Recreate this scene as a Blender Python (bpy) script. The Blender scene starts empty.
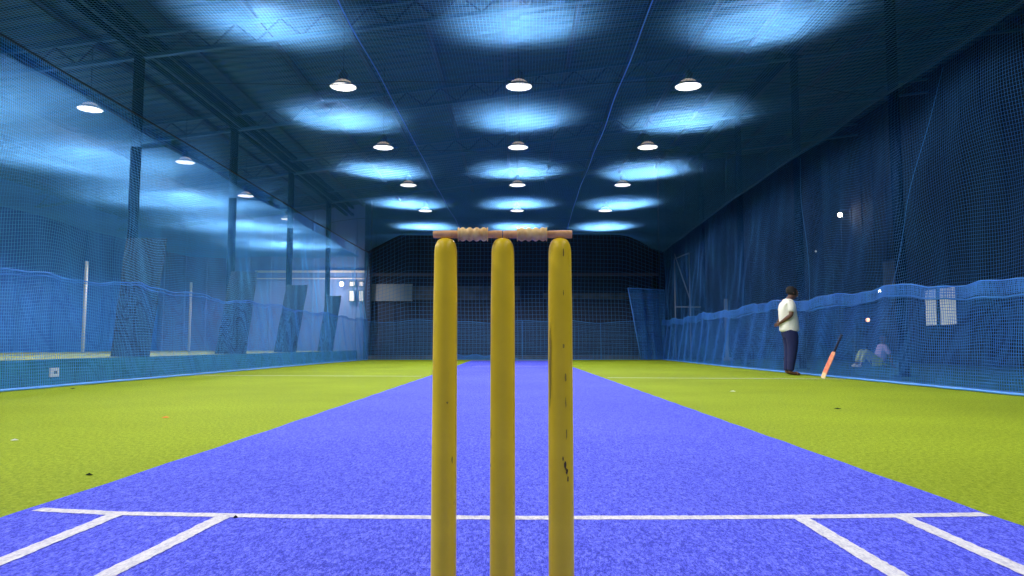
import bpy, bmesh, math, random
import numpy as np
from mathutils import Vector, Matrix, Euler
random.seed(7); rng = np.random.RandomState(5)
S = bpy.context.scene; COL = S.collection
R = math.radians
EYE = 0.55; F = 740.0; TH = math.atan(58/740.0)

# ------------------------------------------------------------------ measuring helpers
def tn(py): return math.tan(math.atan((288-py)/F)+TH)
def hgt(py, D): return EYE + tn(py)*D                       # real height of a point seen at row py, D metres away
def lat(px, py, D): return (px-515)/F*(math.cos(TH)+tn(py)*math.sin(TH))*D

# ------------------------------------------------------------------ materials
def mat(name, col, rough=.6, metal=0, spec=.5, noise=None, bump=None, emit=None, estr=0, coat=0, transl=0, sheen=0):
    m = bpy.data.materials.new(name); m.use_nodes = True; nt = m.node_tree; N = nt.nodes; L = nt.links
    b = N['Principled BSDF']; out = N['Material Output']
    b.inputs['Base Color'].default_value = (*col, 1); b.inputs['Roughness'].default_value = rough
    b.inputs['Metallic'].default_value = metal; b.inputs['Specular IOR Level'].default_value = spec
    if coat: b.inputs['Coat Weight'].default_value = coat
    if emit: b.inputs['Emission Color'].default_value = (*emit, 1); b.inputs['Emission Strength'].default_value = estr
    tc = N.new('ShaderNodeTexCoord')
    if noise:                                               # (scale, colour2, lo, hi)
        n = N.new('ShaderNodeTexNoise'); n.inputs['Scale'].default_value = noise[0]; n.inputs['Detail'].default_value = 4
        r = N.new('ShaderNodeValToRGB'); r.color_ramp.elements[0].position = noise[2]; r.color_ramp.elements[1].position = noise[3]
        r.color_ramp.elements[0].color = (*noise[1], 1); r.color_ramp.elements[1].color = (*col, 1)
        L.new(tc.outputs['Object'], n.inputs['Vector']); L.new(n.outputs['Fac'], r.inputs['Fac']); L.new(r.outputs['Color'], b.inputs['Base Color'])
    if bump:
        n2 = N.new('ShaderNodeTexNoise'); n2.inputs['Scale'].default_value = bump[0]; n2.inputs['Detail'].default_value = 3
        bp = N.new('ShaderNodeBump'); bp.inputs['Strength'].default_value = bump[1]; bp.inputs['Distance'].default_value = bump[2]
        L.new(tc.outputs['Object'], n2.inputs['Vector']); L.new(n2.outputs['Fac'], bp.inputs['Height']); L.new(bp.outputs['Normal'], b.inputs['Normal'])
    if transl:
        t = N.new('ShaderNodeBsdfTranslucent'); t.inputs['Color'].default_value = (*col, 1)
        mx = N.new('ShaderNodeMixShader'); mx.inputs[0].default_value = transl
        L.new(b.outputs[0], mx.inputs[1]); L.new(t.outputs[0], mx.inputs[2]); L.new(mx.outputs[0], out.inputs['Surface'])
    return m

def turf_mat(name, stops, s1, s2, bumpd, nap=.35):
    """synthetic turf: fibre speckle, clumps and broad wear"""
    m = bpy.data.materials.new(name); m.use_nodes = True; nt = m.node_tree; N = nt.nodes; L = nt.links
    b = N['Principled BSDF']; b.inputs['Roughness'].default_value = .9; b.inputs['Specular IOR Level'].default_value = .15
    tc = N.new('ShaderNodeTexCoord')
    n = N.new('ShaderNodeTexNoise'); n.inputs['Scale'].default_value = s1; n.inputs['Detail'].default_value = 2; n.inputs['Roughness'].default_value = .7
    n2 = N.new('ShaderNodeTexNoise'); n2.inputs['Scale'].default_value = s2; n2.inputs['Detail'].default_value = 3
    mx = N.new('ShaderNodeMix'); mx.data_type = 'FLOAT'; mx.inputs[0].default_value = .42
    mp = N.new('ShaderNodeMapping'); mp.inputs['Scale'].default_value = (1,nap,1); L.new(tc.outputs['Object'], mp.inputs[0])   # pile brushed lengthwise
    L.new(mp.outputs[0], n.inputs['Vector']); L.new(mp.outputs[0], n2.inputs['Vector'])
    L.new(n.outputs['Fac'], mx.inputs[2]); L.new(n2.outputs['Fac'], mx.inputs[3])
    r = N.new('ShaderNodeValToRGB'); e = r.color_ramp.elements
    e[0].position, e[0].color = stops[0][0], (*stops[0][1], 1); e[1].position, e[1].color = stops[-1][0], (*stops[-1][1], 1)
    for p, c in stops[1:-1]:
        k = e.new(p); k.color = (*c, 1)
    L.new(mx.outputs[0], r.inputs['Fac'])
    n3 = N.new('ShaderNodeTexNoise'); n3.inputs['Scale'].default_value = .55; n3.inputs['Detail'].default_value = 4
    L.new(tc.outputs['Object'], n3.inputs['Vector'])
    mr = N.new('ShaderNodeMapRange'); mr.inputs[1].default_value = .3; mr.inputs[2].default_value = .7; mr.inputs[3].default_value = .88; mr.inputs[4].default_value = 1.1
    L.new(n3.outputs['Fac'], mr.inputs[0])
    hs = N.new('ShaderNodeHueSaturation'); L.new(r.outputs['Color'], hs.inputs['Color']); L.new(mr.outputs[0], hs.inputs['Value'])
    L.new(hs.outputs['Color'], b.inputs['Base Color'])
    bp = N.new('ShaderNodeBump'); bp.inputs['Strength'].default_value = .7; bp.inputs['Distance'].default_value = bumpd
    L.new(mx.outputs[0], bp.inputs['Height']); L.new(bp.outputs['Normal'], b.inputs['Normal'])
    return m

M = {}
M['green_turf'] = turf_mat('green_turf', [(.36, (.12,.18,.004)), (.5, (.23,.325,.009)), (.64, (.34,.43,.03))], 210, 70, .006)
M['blue_turf'] = turf_mat('blue_turf', [(.38, (.022,.030,.42)), (.5, (.072,.092,.79)), (.63, (.21,.25,1.0))], 290, 120, .006)
M['white_line'] = turf_mat('white_line', [(.33, (.36,.37,.55)), (.5, (.60,.61,.70)), (.66, (.76,.76,.82))], 150, 60, .005)
M['far_turf'] = turf_mat('far_turf', [(.33, (.20,.27,.10)), (.5, (.38,.45,.16)), (.68, (.52,.58,.25))], 90, 30, .006)
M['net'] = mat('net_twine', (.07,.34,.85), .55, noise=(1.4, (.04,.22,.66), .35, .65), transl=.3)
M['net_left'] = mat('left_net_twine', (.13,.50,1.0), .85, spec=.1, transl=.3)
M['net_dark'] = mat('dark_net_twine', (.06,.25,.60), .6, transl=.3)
M['skirt'] = mat('skirt_twine', (.06,.33,.92), .5, noise=(2.2, (.03,.20,.70), .35, .65), transl=.3)
M['ceiling_net'] = mat('ceiling_net_twine', (.13,.39,.78), .85, spec=.08, transl=.15)
M['rope'] = mat('blue_rope', (.08,.30,.90), .5)
M['rope_dark'] = mat('dark_rope', (.012,.035,.07), .6)
M['roof'] = mat('roof_sheet', (.013,.080,.165), .5, .1, noise=(1.1, (.008,.05,.11), .3, .7))
M['steel'] = mat('painted_steel', (.010,.04,.12), .5, .2)
M['steel_lt'] = mat('truss_steel', (.03,.12,.26), .45, .2)
M['pole'] = mat('pole_steel', (.004,.012,.026), 1, 0, 0)
M['pad'] = mat('foam_pad_cover', (.010,.022,.038), .85, bump=(25, .4, .02))
M['teal'] = mat('teal_painted_concrete', (.01,.16,.24), .7, noise=(2.5, (.008,.11,.17), .35, .65))
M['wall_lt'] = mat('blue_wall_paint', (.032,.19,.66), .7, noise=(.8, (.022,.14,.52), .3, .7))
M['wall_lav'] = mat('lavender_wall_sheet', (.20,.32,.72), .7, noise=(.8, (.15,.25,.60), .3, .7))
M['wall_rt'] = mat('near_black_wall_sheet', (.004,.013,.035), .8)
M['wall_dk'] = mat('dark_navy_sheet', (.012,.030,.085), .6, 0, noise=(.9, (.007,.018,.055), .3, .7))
M['wall_bl'] = mat('blue_wall_sheet', (.006,.07,.16), .6)
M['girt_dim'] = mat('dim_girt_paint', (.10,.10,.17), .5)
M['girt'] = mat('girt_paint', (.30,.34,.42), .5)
M['panel'] = mat('grey_panel', (.10,.12,.18), .6, noise=(3, (.05,.07,.11), .35, .65))
M['white'] = mat('white_paint', (.75,.76,.78), .4)
M['cream'] = mat('lamp_cap', (.85,.80,.72), .4, emit=(1,.80,.62), estr=.35)
M['lamp'] = mat('lamp_diffuser', (.9,.9,.9), .5, emit=(1,.93,.90), estr=3)
M['lampbody'] = mat('lamp_housing', (.05,.07,.09), .5, .3)
M['glow'] = mat('bulb_glow', (1,.9,.8), .5, emit=(1,.85,.66), estr=30)
M['glow_or'] = mat('orange_bulb', (1,.6,.4), .5, emit=(1,.50,.30), estr=2.2)
M['window'] = mat('lit_window', (.7,.7,.65), .5, emit=(.80,.85,.78), estr=.45)
M['wood'] = mat('bail_wood', (.80,.46,.20), .5, noise=(60, (.55,.28,.11), .35, .62))
M['wood_rim'] = mat('bail_wood_light', (.88,.64,.24), .5, noise=(60, (.66,.40,.12), .35, .62))

def stump_mat():
    m = bpy.data.materials.new('stump_yellow'); m.use_nodes = True; nt = m.node_tree; N = nt.nodes; L = nt.links
    b = N['Principled BSDF']; b.inputs['Roughness'].default_value = .34; b.inputs['Specular IOR Level'].default_value = .3
    tc = N.new('ShaderNodeTexCoord')
    n = N.new('ShaderNodeTexNoise'); n.inputs['Scale'].default_value = 9; n.inputs['Detail'].default_value = 6
    r = N.new('ShaderNodeValToRGB'); e = r.color_ramp.elements
    e[0].position = .35; e[0].color = (.78,.57,.02,1); e[1].position = .62; e[1].color = (.90,.67,.03,1)
    L.new(tc.outputs['Object'], n.inputs['Vector']); L.new(n.outputs['Fac'], r.inputs['Fac'])
    # small chips
    n2 = N.new('ShaderNodeTexNoise'); n2.inputs['Scale'].default_value = 55; n2.inputs['Detail'].default_value = 2
    mp = N.new('ShaderNodeMapping'); mp.inputs['Scale'].default_value = (1,1,.35)
    L.new(tc.outputs['Object'], mp.inputs[0]); L.new(mp.outputs[0], n2.inputs['Vector'])
    r2 = N.new('ShaderNodeValToRGB'); r2.color_ramp.elements[0].position = .745; r2.color_ramp.elements[1].position = .77
    L.new(n2.outputs['Fac'], r2.inputs['Fac'])
    mx = N.new('ShaderNodeMix'); mx.data_type = 'RGBA'; mx.inputs[7].default_value = (.09,.055,.02,1)
    L.new(r2.outputs['Color'], mx.inputs[0]); L.new(r.outputs['Color'], mx.inputs[6]); L.new(mx.outputs[2], b.inputs['Base Color'])
    bp = N.new('ShaderNodeBump'); bp.inputs['Strength'].default_value = .25; bp.inputs['Distance'].default_value = .003
    L.new(n.outputs['Fac'], bp.inputs['Height']); L.new(bp.outputs['Normal'], b.inputs['Normal'])
    return m
M['stump'] = stump_mat()
M['chip'] = mat('bare_chip', (.07,.045,.02), .8)
M['smear'] = mat('olive_smear', (.36,.27,.03), .6)
M['skin'] = mat('brown_skin', (.13,.055,.032), .5)
M['hair'] = mat('black_hair', (.008,.007,.008), .8)
M['shirt'] = mat('white_shirt', (.80,.80,.72), .8, bump=(14, .5, .03))
M['jeans'] = mat('navy_jeans', (.004,.010,.075), .85, bump=(16, .5, .03))
M['sandal'] = mat('tan_sandal', (.45,.22,.12), .7)
M['lav'] = mat('lavender_shirt', (.62,.52,.95), .8, bump=(14, .5, .03))
M['lime'] = mat('pale_green_trousers', (.55,.68,.30), .8, bump=(14, .5, .03))
M['shoe'] = mat('white_shoe', (.75,.8,.85), .6)
M['dark'] = mat('black_mark', (.01,.01,.01), .8)
M['willow'] = mat('red_bat_face', (.80,.20,.12), .5, noise=(14, (.85,.40,.22), .35, .6))
M['toe'] = mat('cream_bat_toe', (.85,.62,.36), .5)
M['grip'] = mat('navy_grip', (.01,.015,.05), .7)
M['orange'] = mat('orange_scrap', (.95,.28,.05), .7)

# ------------------------------------------------------------------ mesh helpers
def tag(o, label=None, cat=None, group=None, kind=None):
    if label: o['label'] = label
    if cat: o['category'] = cat
    if group: o['group'] = group
    if kind: o['kind'] = kind
    return o
def obj(name, bm, m, parent=None, smooth=False, bevel=0):
    me = bpy.data.meshes.new(name)
    bmesh.ops.recalc_face_normals(bm, faces=bm.faces)
    bm.to_mesh(me); bm.free()
    if smooth: me.polygons.foreach_set('use_smooth', [True]*len(me.polygons))
    for mm in (m if isinstance(m, (list, tuple)) else [m]): me.materials.append(mm)
    o = bpy.data.objects.new(name, me); COL.objects.link(o)
    if parent: o.parent = parent
    if bevel:
        b = o.modifiers.new('bev', 'BEVEL'); b.width = bevel; b.segments = 2; b.limit_method = 'ANGLE'
    return o
def struct(name, bm, m, **k): return tag(obj(name, bm, m, **k), kind='structure')
def empty(name, loc, label, cat, group=None, rz=0):
    o = bpy.data.objects.new(name, None); COL.objects.link(o); o.location = loc; o.rotation_euler = (0,0,rz)
    o.empty_display_size = .1
    return tag(o, label, cat, group)
def box(bm, c, s, rot=None, taper=1):
    vs = []
    for z in (-.5,.5):
        k = taper if z > 0 else 1
        for x, y in ((-.5,-.5),(.5,-.5),(.5,.5),(-.5,.5)):
            v = Vector((x*s[0]*k, y*s[1]*k, z*s[2]))
            if rot is not None: v = rot @ v
            vs.append(bm.verts.new(v+Vector(c)))
    for f in ((3,2,1,0),(4,5,6,7),(0,1,5,4),(1,2,6,5),(2,3,7,6),(3,0,4,7)): bm.faces.new([vs[i] for i in f])
    return bm
def box2(bm, a, b): return box(bm, [(a[i]+b[i])/2 for i in range(3)], [abs(b[i]-a[i]) for i in range(3)])
def frame_dirs(d):
    d = d.normalized(); u = Vector((0,0,1)) if abs(d.z) < .95 else Vector((1,0,0))
    s = d.cross(u).normalized(); return s, s.cross(d).normalized()
def tube(bm, pts, r, n=8, cap=True):
    pts = [Vector(p) for p in pts]; rs = r if isinstance(r, (list,tuple)) else [r]*len(pts); rings = []
    for i, p in enumerate(pts):
        d = pts[min(i+1,len(pts)-1)]-pts[max(i-1,0)]; s, u = frame_dirs(d)
        rings.append([bm.verts.new(p+rs[i]*(math.cos(a)*s+math.sin(a)*u)) for a in [2*math.pi*k/n for k in range(n)]])
    for a, b in zip(rings, rings[1:]):
        for k in range(n): bm.faces.new((a[k],a[(k+1)%n],b[(k+1)%n],b[k]))
    if cap: bm.faces.new(rings[0][::-1]); bm.faces.new(rings[-1])
    return bm
def lathe(bm, prof, n=24, axis='z', c=(0,0,0), mi=0):
    c = Vector(c); rings = []
    for r, h in prof:
        ring = []
        for k in range(n):
            a = 2*math.pi*k/n; q = (r*math.cos(a), r*math.sin(a))
            ring.append(bm.verts.new(c+(Vector((q[0],q[1],h)) if axis == 'z' else Vector((h,q[0],q[1])))))
        rings.append(ring)
    for a, b in zip(rings, rings[1:]):
        for k in range(n):
            f = bm.faces.new((a[k],a[(k+1)%n],b[(k+1)%n],b[k])); f.material_index = mi
    if prof[0][0] > 0: bm.faces.new(rings[0][::-1])
    if prof[-1][0] > 0: bm.faces.new(rings[-1])
    return bm
def sheet(bm, pairs, off):
    """closed folded sheet: pairs of opposite edge points, offset gives the thickness"""
    off = Vector(off); prev = None
    for a, b in pairs:
        a, b = Vector(a), Vector(b); r = [bm.verts.new(c) for c in (a, b, b+off, a+off)]
        if prev:
            for k_ in range(4): bm.faces.new((prev[k_], prev[(k_+1)%4], r[(k_+1)%4], r[k_]))
        else: bm.faces.new(r)
        prev = r
    bm.faces.new(prev[::-1]); return bm
def copy_tree(o, parent=None):
    c = o.copy(); COL.objects.link(c); c.parent = parent
    for ch in o.children: copy_tree(ch, c)
    return c

# ------------------------------------------------------------------ nets: real twine, three-sided strands
def strands(P, nrm):
    """P: (lines, samples, 3), nrm: thread-plane normal"""
    d = np.gradient(P, axis=1); d /= np.linalg.norm(d, axis=2, keepdims=True)+1e-9
    n = np.broadcast_to(np.array(nrm, float), P.shape); s = np.cross(d, n); s /= np.linalg.norm(s, axis=2, keepdims=True)+1e-9
    return n, s
def net_mesh(name, fun, u0, u1, v0, v1, cell, r, su, sv, nrm, m, label, cat='net', parent=None, cellv=None):
    """twine net over the surface fun(u, v); threads along u every cell, along v every cell"""
    V = []; Fc = []; base = 0
    for fam in (0,1):
        c = cell if fam == 0 else (cellv or cell)
        if fam == 0:
            lines = np.arange(u0, u1+1e-6, c); samp = np.linspace(v0, v1, max(2, int((v1-v0)/sv)+1)); A, B = np.meshgrid(lines, samp, indexing='ij'); P = fun(A, B)
        else:
            lines = np.arange(v0, v1+1e-6, c); samp = np.linspace(u0, u1, max(2, int((u1-u0)/su)+1)); A, B = np.meshgrid(lines, samp, indexing='ij'); P = fun(B, A)
        n, s = strands(P, nrm); L, K = P.shape[:2]
        ring = np.stack([P+r*n, P+r*(-.5*n+.866*s), P+r*(-.5*n-.866*s)], axis=2)   # L,K,3,3
        V.append(ring.reshape(-1,3))
        idx = base+np.arange(L*K*3).reshape(L,K,3)
        a = idx[:,:-1,:]; b = idx[:,1:,:]
        q = np.stack([a, np.roll(a,-1,axis=2), np.roll(b,-1,axis=2), b], axis=-1).reshape(-1,4)
        Fc.append(q); base += L*K*3
    V = np.concatenate(V).astype(np.float32); Q = np.concatenate(Fc).astype(np.int32)
    me = bpy.data.meshes.new(name); me.vertices.add(len(V)); me.vertices.foreach_set('co', V.ravel())
    me.loops.add(Q.size); me.loops.foreach_set('vertex_index', Q.ravel())
    me.polygons.add(len(Q)); me.polygons.foreach_set('loop_start', np.arange(0,Q.size,4,dtype=np.int32)); me.polygons.foreach_set('loop_total', np.full(len(Q),4,dtype=np.int32))
    me.polygons.foreach_set('use_smooth', np.ones(len(Q),dtype=bool))
    me.update(calc_edges=True); me.materials.append(m)
    o = bpy.data.objects.new(name, me); COL.objects.link(o)
    if parent: o.parent = parent
    else: tag(o, label, cat)
    return o
sin, cos = np.sin, np.cos
Y0, YB = 4.0, 29.5
def XL(y): return np.interp(y, [4, 9, 14, 22, YB], [-6.25, -6.2, -6.1, -6.08, -5.92])
def XR(y): return np.interp(y, [4, 19, YB], [5.62, 5.64, 5.95])
def side_fun(XF, sgn, H, seed):
    def f(y, z):
        k = z/H; free = np.sin(np.pi*np.clip(k,0,1))                      # tied at the top rope and at the floor
        x = XF(y)+sgn*( .06*sin(1.1*y+1.3*z+seed)+.02*sin(3.1*y-2.1*z+seed*2)+.008*sin(9.1*y+3*z) )*(.15+free)
        yy = y+.05*sin(1.1*z+y*.9+seed)*free+.02*sin(3.7*z+2.3*y)*free
        zz = z*1.0+(.06*sin(1.35*y+seed)+.035*sin(3.1*y+1.7*z))*free
        return np.stack([x, yy, zz], axis=-1)
    return f
HS = 4.30
def rope(name, pts, r, m, parent=None, label=None, cat='rope', n=6):
    o = obj(name, tube(bmesh.new(), pts, r, n), m, parent, smooth=True)
    if not parent: tag(o, label, cat)
    return o

fL = side_fun(XL, 1, HS, .4); fR = side_fun(XR, 1, HS+.05, 2.1)
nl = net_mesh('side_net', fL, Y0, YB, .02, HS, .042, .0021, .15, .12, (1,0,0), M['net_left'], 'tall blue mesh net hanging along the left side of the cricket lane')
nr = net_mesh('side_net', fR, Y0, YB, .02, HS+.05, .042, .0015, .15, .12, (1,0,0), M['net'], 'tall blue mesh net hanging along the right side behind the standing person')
for o_, f_, H_ in ((nl, fL, HS), (nr, fR, HS+.05)):
    pts = [tuple(f_(np.array(y), np.array(H_))) for y in np.arange(Y0, YB+.01, .5)]
    rope('top_rope', pts, .014, M['rope_dark'], o_)
    pts = [tuple(f_(np.array(y), np.array(.02))) for y in np.arange(Y0, YB+.01, .5)]
    rope('bottom_rope', pts, .012, M['rope'], o_)
# vertical seams of the right net
for y in (14.35,):
    rope('seam', [tuple(fR(np.array(y), np.array(z))) for z in np.arange(.03, HS, .2)], .0035, M['net_dark'], nr, n=5)
rope('seam', [tuple(fR(np.array(11.0-.55*(z-1.4)), np.array(z))) for z in np.arange(1.4, 4.3, .2)], .0035, M['net'], nr, n=5)

# lower skirts: a second layer of net with a folded hem
def skirt_top(y, seed, base): return base+.028*sin(1.1*y+seed)+.03*sin(2.7*y+2*seed)+.012*sin(8*y)
def skirt_fun(XF, side, seed, base):
    def f(y, k):                                                       # k = 0..1 up the skirt
        z = k*skirt_top(y, seed, base)+.015
        x = XF(y)-side*(.045+.035*k*sin(2.3*y+seed)+.02*sin(6.1*y+5*k)+.06*(1-k))
        return np.stack([x, y+.03*sin(5*k+y)*k, z+.018*sin(3.3*y+9*k)*k*(1-k)*3], axis=-1)
    return f
def skirt_base(y, side): return np.interp(y, [4, 9, 16, 29.5], [1.42, 1.48, 1.52, 1.58]) if side < 0 else np.interp(y, [4, 8.1, 11, 15.3, 29.5], [1.24, 1.28, 1.38, 1.47, 1.52])
for side, XF, sd, lab in ((-1, XL, .5, 'waist-high bright blue net skirt with wavy hem along the left net'), (1, XR, 1.9, 'waist-high bright blue net skirt with wavy hem along the right net')):
    f = (lambda XF, side, sd: (lambda y, k: skirt_fun(XF, side, sd, skirt_base(y, side))(y, k)))(XF, side, sd)
    o = net_mesh('net_skirt', f, Y0, YB, 0, 1, .042, (.0018 if side < 0 else .0030), .12, .08, (1,0,0), M['skirt'], lab, cellv=.028)
    ys = np.arange(Y0, YB+.01, .2)
    rope('hem_rope', [tuple(f(np.array(y), np.array(1.0))) for y in ys], .011, M['skirt'], o)
    if side > 0:
        rope('hem_rope', [tuple(f(np.array(y), np.array(.875+.02*math.sin(1.3*y)))) for y in ys], .011, M['skirt'], o)
        g = lambda y, k: f(y, .88+.12*k)-np.array([.02,0,0])
        net_mesh('folded_hem', g, Y0, YB, 0, 1, .03, .0040, .15, .5, (1,0,0), M['skirt'], '', parent=o, cellv=.14)
    else:
        rope('hem_rope', [tuple(f(np.array(y), np.array(.97+.01*math.sin(1.3*y)))) for y in ys], .008, M['skirt'], o)
    rope('bottom_rope', [tuple(f(np.array(y), np.array(0.0))+np.array([0,0,.006])) for y in ys], .017, M['rope'], o)

# net over the lane
def ceil_fun(x, y):
    e = np.clip((np.abs(x+.15)-4.3)/1.6, 0, 1)
    z = 4.55-.24*e**2+.55*np.clip((y-26)/3.5,0,1)**1.5*(1-e)+.018*sin(1.6*x+.7)*sin(1.57*(y-.3))+.008*sin(3.3*x+1.2*y)
    xl, xr = XL(y), XR(y)
    xx = np.interp(x, [-6, 6], [0, 1])*(xr-xl)+xl
    return np.stack([xx+.008*sin(2*y), y+.03*sin(1.4*x+.5*y), z], axis=-1)
cn = net_mesh('overhead_net', ceil_fun, -6, 6, Y0, YB, .045, .0023, .5, .4, (0,0,1), M['ceiling_net'], 'blue net stretched flat overhead across the lane below the lamps')
for x in (-1.78, 1.92):
    rope('support_rope', [tuple(ceil_fun(np.array(x), np.array(y))) for y in np.arange(Y0, YB, .5)], .010, M['rope'], cn)
for y in (7.0, 11.0, 15.0, 23.0):
    rope('support_rope', [tuple(ceil_fun(np.array(x), np.array(y))) for x in np.arange(-6, 6.1, .5)], .006, M['rope_dark'], cn)
def ceil2_fun(x, y):
    return np.stack([x, y, 4.22+.03*sin(1.7*x)*sin(1.3*y)], axis=-1)
net_mesh('overhead_net', ceil2_fun, -13.5, -6.4, Y0, 30.5, .045, .0026, .6, .5, (0,0,1), M['ceiling_net'], 'blue net stretched overhead beyond the left side net, over the neighbouring lane')
# back net: coarse mesh
def back_fun(x, z): return np.stack([x+.02*sin(2*z), YB+.05*sin(1.9*x)+.03*sin(4*x+z), z*(5.08-.78*np.clip((np.abs(x)-4.3)/1.6,0,1))/4.75+.03*sin(1.2*x)*z/4.5], axis=-1)
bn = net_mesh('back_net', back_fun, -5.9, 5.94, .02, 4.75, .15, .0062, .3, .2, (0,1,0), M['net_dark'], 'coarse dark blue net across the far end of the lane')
rope('top_rope', [tuple(back_fun(np.array(x), np.array(4.75))) for x in np.arange(-5.9, 5.95, .4)], .015, M['rope_dark'], bn)
def back_skirt(x, k):
    z = k*(1.50+.04*sin(1.3*x)+.03*sin(3.1*x+1))+.015
    return np.stack([x, YB-.12+.05*sin(2.2*x)*k+.03*sin(7*x+3*k)-.06*(1-k), z+.04*sin(1.1*x+7*k)*k*(1-k)*4], axis=-1)
bs = net_mesh('net_skirt', back_skirt, -5.85, 5.88, 0, 1, .05, .0045, .2, .08, (0,1,0), M['net_dark'], 'low dark blue net skirt along the foot of the far end net', cellv=.05)
rope('hem_rope', [tuple(back_skirt(np.array(x), np.array(1.0))) for x in np.arange(-5.85, 5.9, .2)], .012, M['net'], bs)
rope('bottom_rope', [tuple(back_skirt(np.array(x), np.array(0.0))+np.array([0,0,.008])) for x in np.arange(-5.85, 5.9, .2)], .014, M['net_dark'], bs)
for x in (-3.1, .3, 3.4):
    rope('seam', [tuple(back_skirt(np.array(x), np.array(k))) for k in np.arange(0, 1.01, .1)], .012, M['net'], bs, n=5)
# bunched spare net in the right far corner: a folded three-cornered fall of net
DC = 29.0
A = np.array([lat(628,288,DC), hgt(288,DC)]); B = np.array([lat(664,290,DC), hgt(290,DC)]); Cc = np.array([lat(664,358,DC), .02]); Dd = np.array([lat(641,358,DC), .02])
def bunch(u, v):
    u = u/1.5; v = v/2.6
    top = A[None]*(1-u[...,None])+B[None]*u[...,None]; bot = Dd[None]*(1-u[...,None])+Cc[None]*u[...,None]
    p = bot*(1-v[...,None])+top*v[...,None]
    return np.stack([p[...,0], DC+.10*sin(16*u+1)+.05*sin(29*u+2*v), p[...,1]], axis=-1)
bu = net_mesh('bunched_net', bunch, 0, 1.5, 0, 2.6, .026, .0050, .08, .15, (0,1,0), M['skirt'], 'bunched bright blue net gathered in the far right corner', cellv=.06)
rope('edge_rope', [(A[0], DC, A[1]), (Dd[0], DC, Dd[1])], .018, M['rope'], bu)
rope('edge_rope', [(A[0], DC, A[1]), (B[0], DC, B[1])], .015, M['rope'], bu)
def heap(u, v):
    a = v/.5
    return np.stack([u, 29.2-.35*cos(a*3.1)*.5+.04*sin(9*u), .02+(.16+.10*sin(1.3*u+2)**2+.05*sin(7*u))*sin(a*3.1)*np.clip(1.9-abs(u+1.9)*.9,0.05,1)], axis=-1)
net_mesh('fallen_net', heap, -3.0, 3.0, 0, .5, .04, .005, .1, .05, (0,1,0), M['skirt'], 'loose blue net lying in a low heap at the foot of the far net', cellv=.04)

# ------------------------------------------------------------------ floor, pitch, lines
bm = bmesh.new(); box2(bm, (-6.6,-6,-.1), (6.0,31,0)); struct('floor', bm, M['green_turf'])
bm = bmesh.new(); box2(bm, (6.0,-6,-.1), (13,31,-.001)); struct('floor_right', bm, M['teal'])
bm = bmesh.new(); box2(bm, (-15,-6,0), (-6.75,31,.355)); struct('trim_1', bm, M['far_turf'])
bm = bmesh.new(); box2(bm, (-6.75,-6,-.1), (-6.6,31,.36)); o = struct('trim_2', bm, M['teal'])
bm = bmesh.new()
n = 120; edge = []
xl = lambda y: float(np.interp(y, [-3, 2.4, 4.6, 14, 28.3], [-1.70, -1.64, -1.605, -1.57, -1.66])); xr = lambda y: float(np.interp(y, [-3, 2.3, 18.5, 28.3], [1.56, 1.545, 1.51, 1.52]))
for i in range(n+1):
    y = -3+31.3*i/n; p, q = xl(y)+.006*math.sin(i*1.7), xr(y)+.006*math.sin(i*2.3)
    edge.append([bm.verts.new(c) for c in ((p,y,.0), (p,y,.004), (q,y,.004), (q,y,.0))])
for a, b in zip(edge, edge[1:]):
    for k_ in range(3): bm.faces.new((a[k_+1],a[k_],b[k_],b[k_+1]))
pitch = tag(obj('pitch_mat', bm, M['blue_turf']), 'long blue artificial turf pitch strip running down the middle of the green floor', 'cricket pitch')
def line(name, pts, w, parent, z=.0055, label=None, jag=.05, m='white_line'):
    bm = bmesh.new(); pts = [Vector(p) for p in pts]; prev = None
    tot = sum((b-a).length for a, b in zip(pts, pts[1:])); N_ = int(tot/.02) if tot < 8 else int(tot/.06)
    cum = [0]
    for a, b in zip(pts, pts[1:]): cum.append(cum[-1]+(b-a).length)
    for i in range(N_+1):
        s = tot*i/N_; k = max(j for j in range(len(pts)-1) if cum[j] <= s+1e-9); t = (s-cum[k])/(cum[k+1]-cum[k]); p = pts[k].lerp(pts[k+1], t)
        d = (pts[k+1]-pts[k]).normalized(); q = Vector((-d.y, d.x, 0))
        a = bm.verts.new((p+q*w*(.5+random.uniform(-jag,jag))).to_3d().xyz[:2]+(z,)); b = bm.verts.new((p-q*w*(.5+random.uniform(-jag,jag))).xyz[:2]+(z,))
        if prev: bm.faces.new((prev[0], prev[1], b, a))
        prev = (a, b)
    o = obj(name, bm, M[m], parent)
    return o
V3 = lambda x, y: Vector((x, y, 0))
cr = [V3(-1.60,2.52), V3(-1.3,2.462), V3(-.7,2.422), V3(0,2.405), V3(.6,2.412), V3(1.1,2.432), V3(1.53,2.46)]
line('popping_crease', cr, .052, pitch)
for xx, xn, ye in ((-1.295,-1.33,2.455), (-.934,-1.08,2.43), (.909,.915,2.42), (1.238,1.238,2.435)):
    line('return_crease', [V3(xn, .2), V3(xx, ye)], .052, pitch, z=.0062)
line('bowling_crease', [V3(-1.4,1.19), V3(1.4,1.19)], .05, pitch)
line('far_crease', [V3(-1.15,19.7), V3(1.1,19.7)], .07, pitch)
line('far_crease', [V3(-1.1,20.9), V3(1.1,20.9)], .05, pitch)
a = line('field_line', [V3(-6.0,13.9), V3(-1.7,13.5)], .07, None, z=.004, m='white_line'); tag(a, 'thin white line across the green turf left of the pitch', 'line')
b = line('field_line', [V3(1.6,12.9), V3(5.5,12.4)], .07, None, z=.004, m='white_line'); tag(b, 'thin white line across the green turf right of the pitch', 'line')

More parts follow.
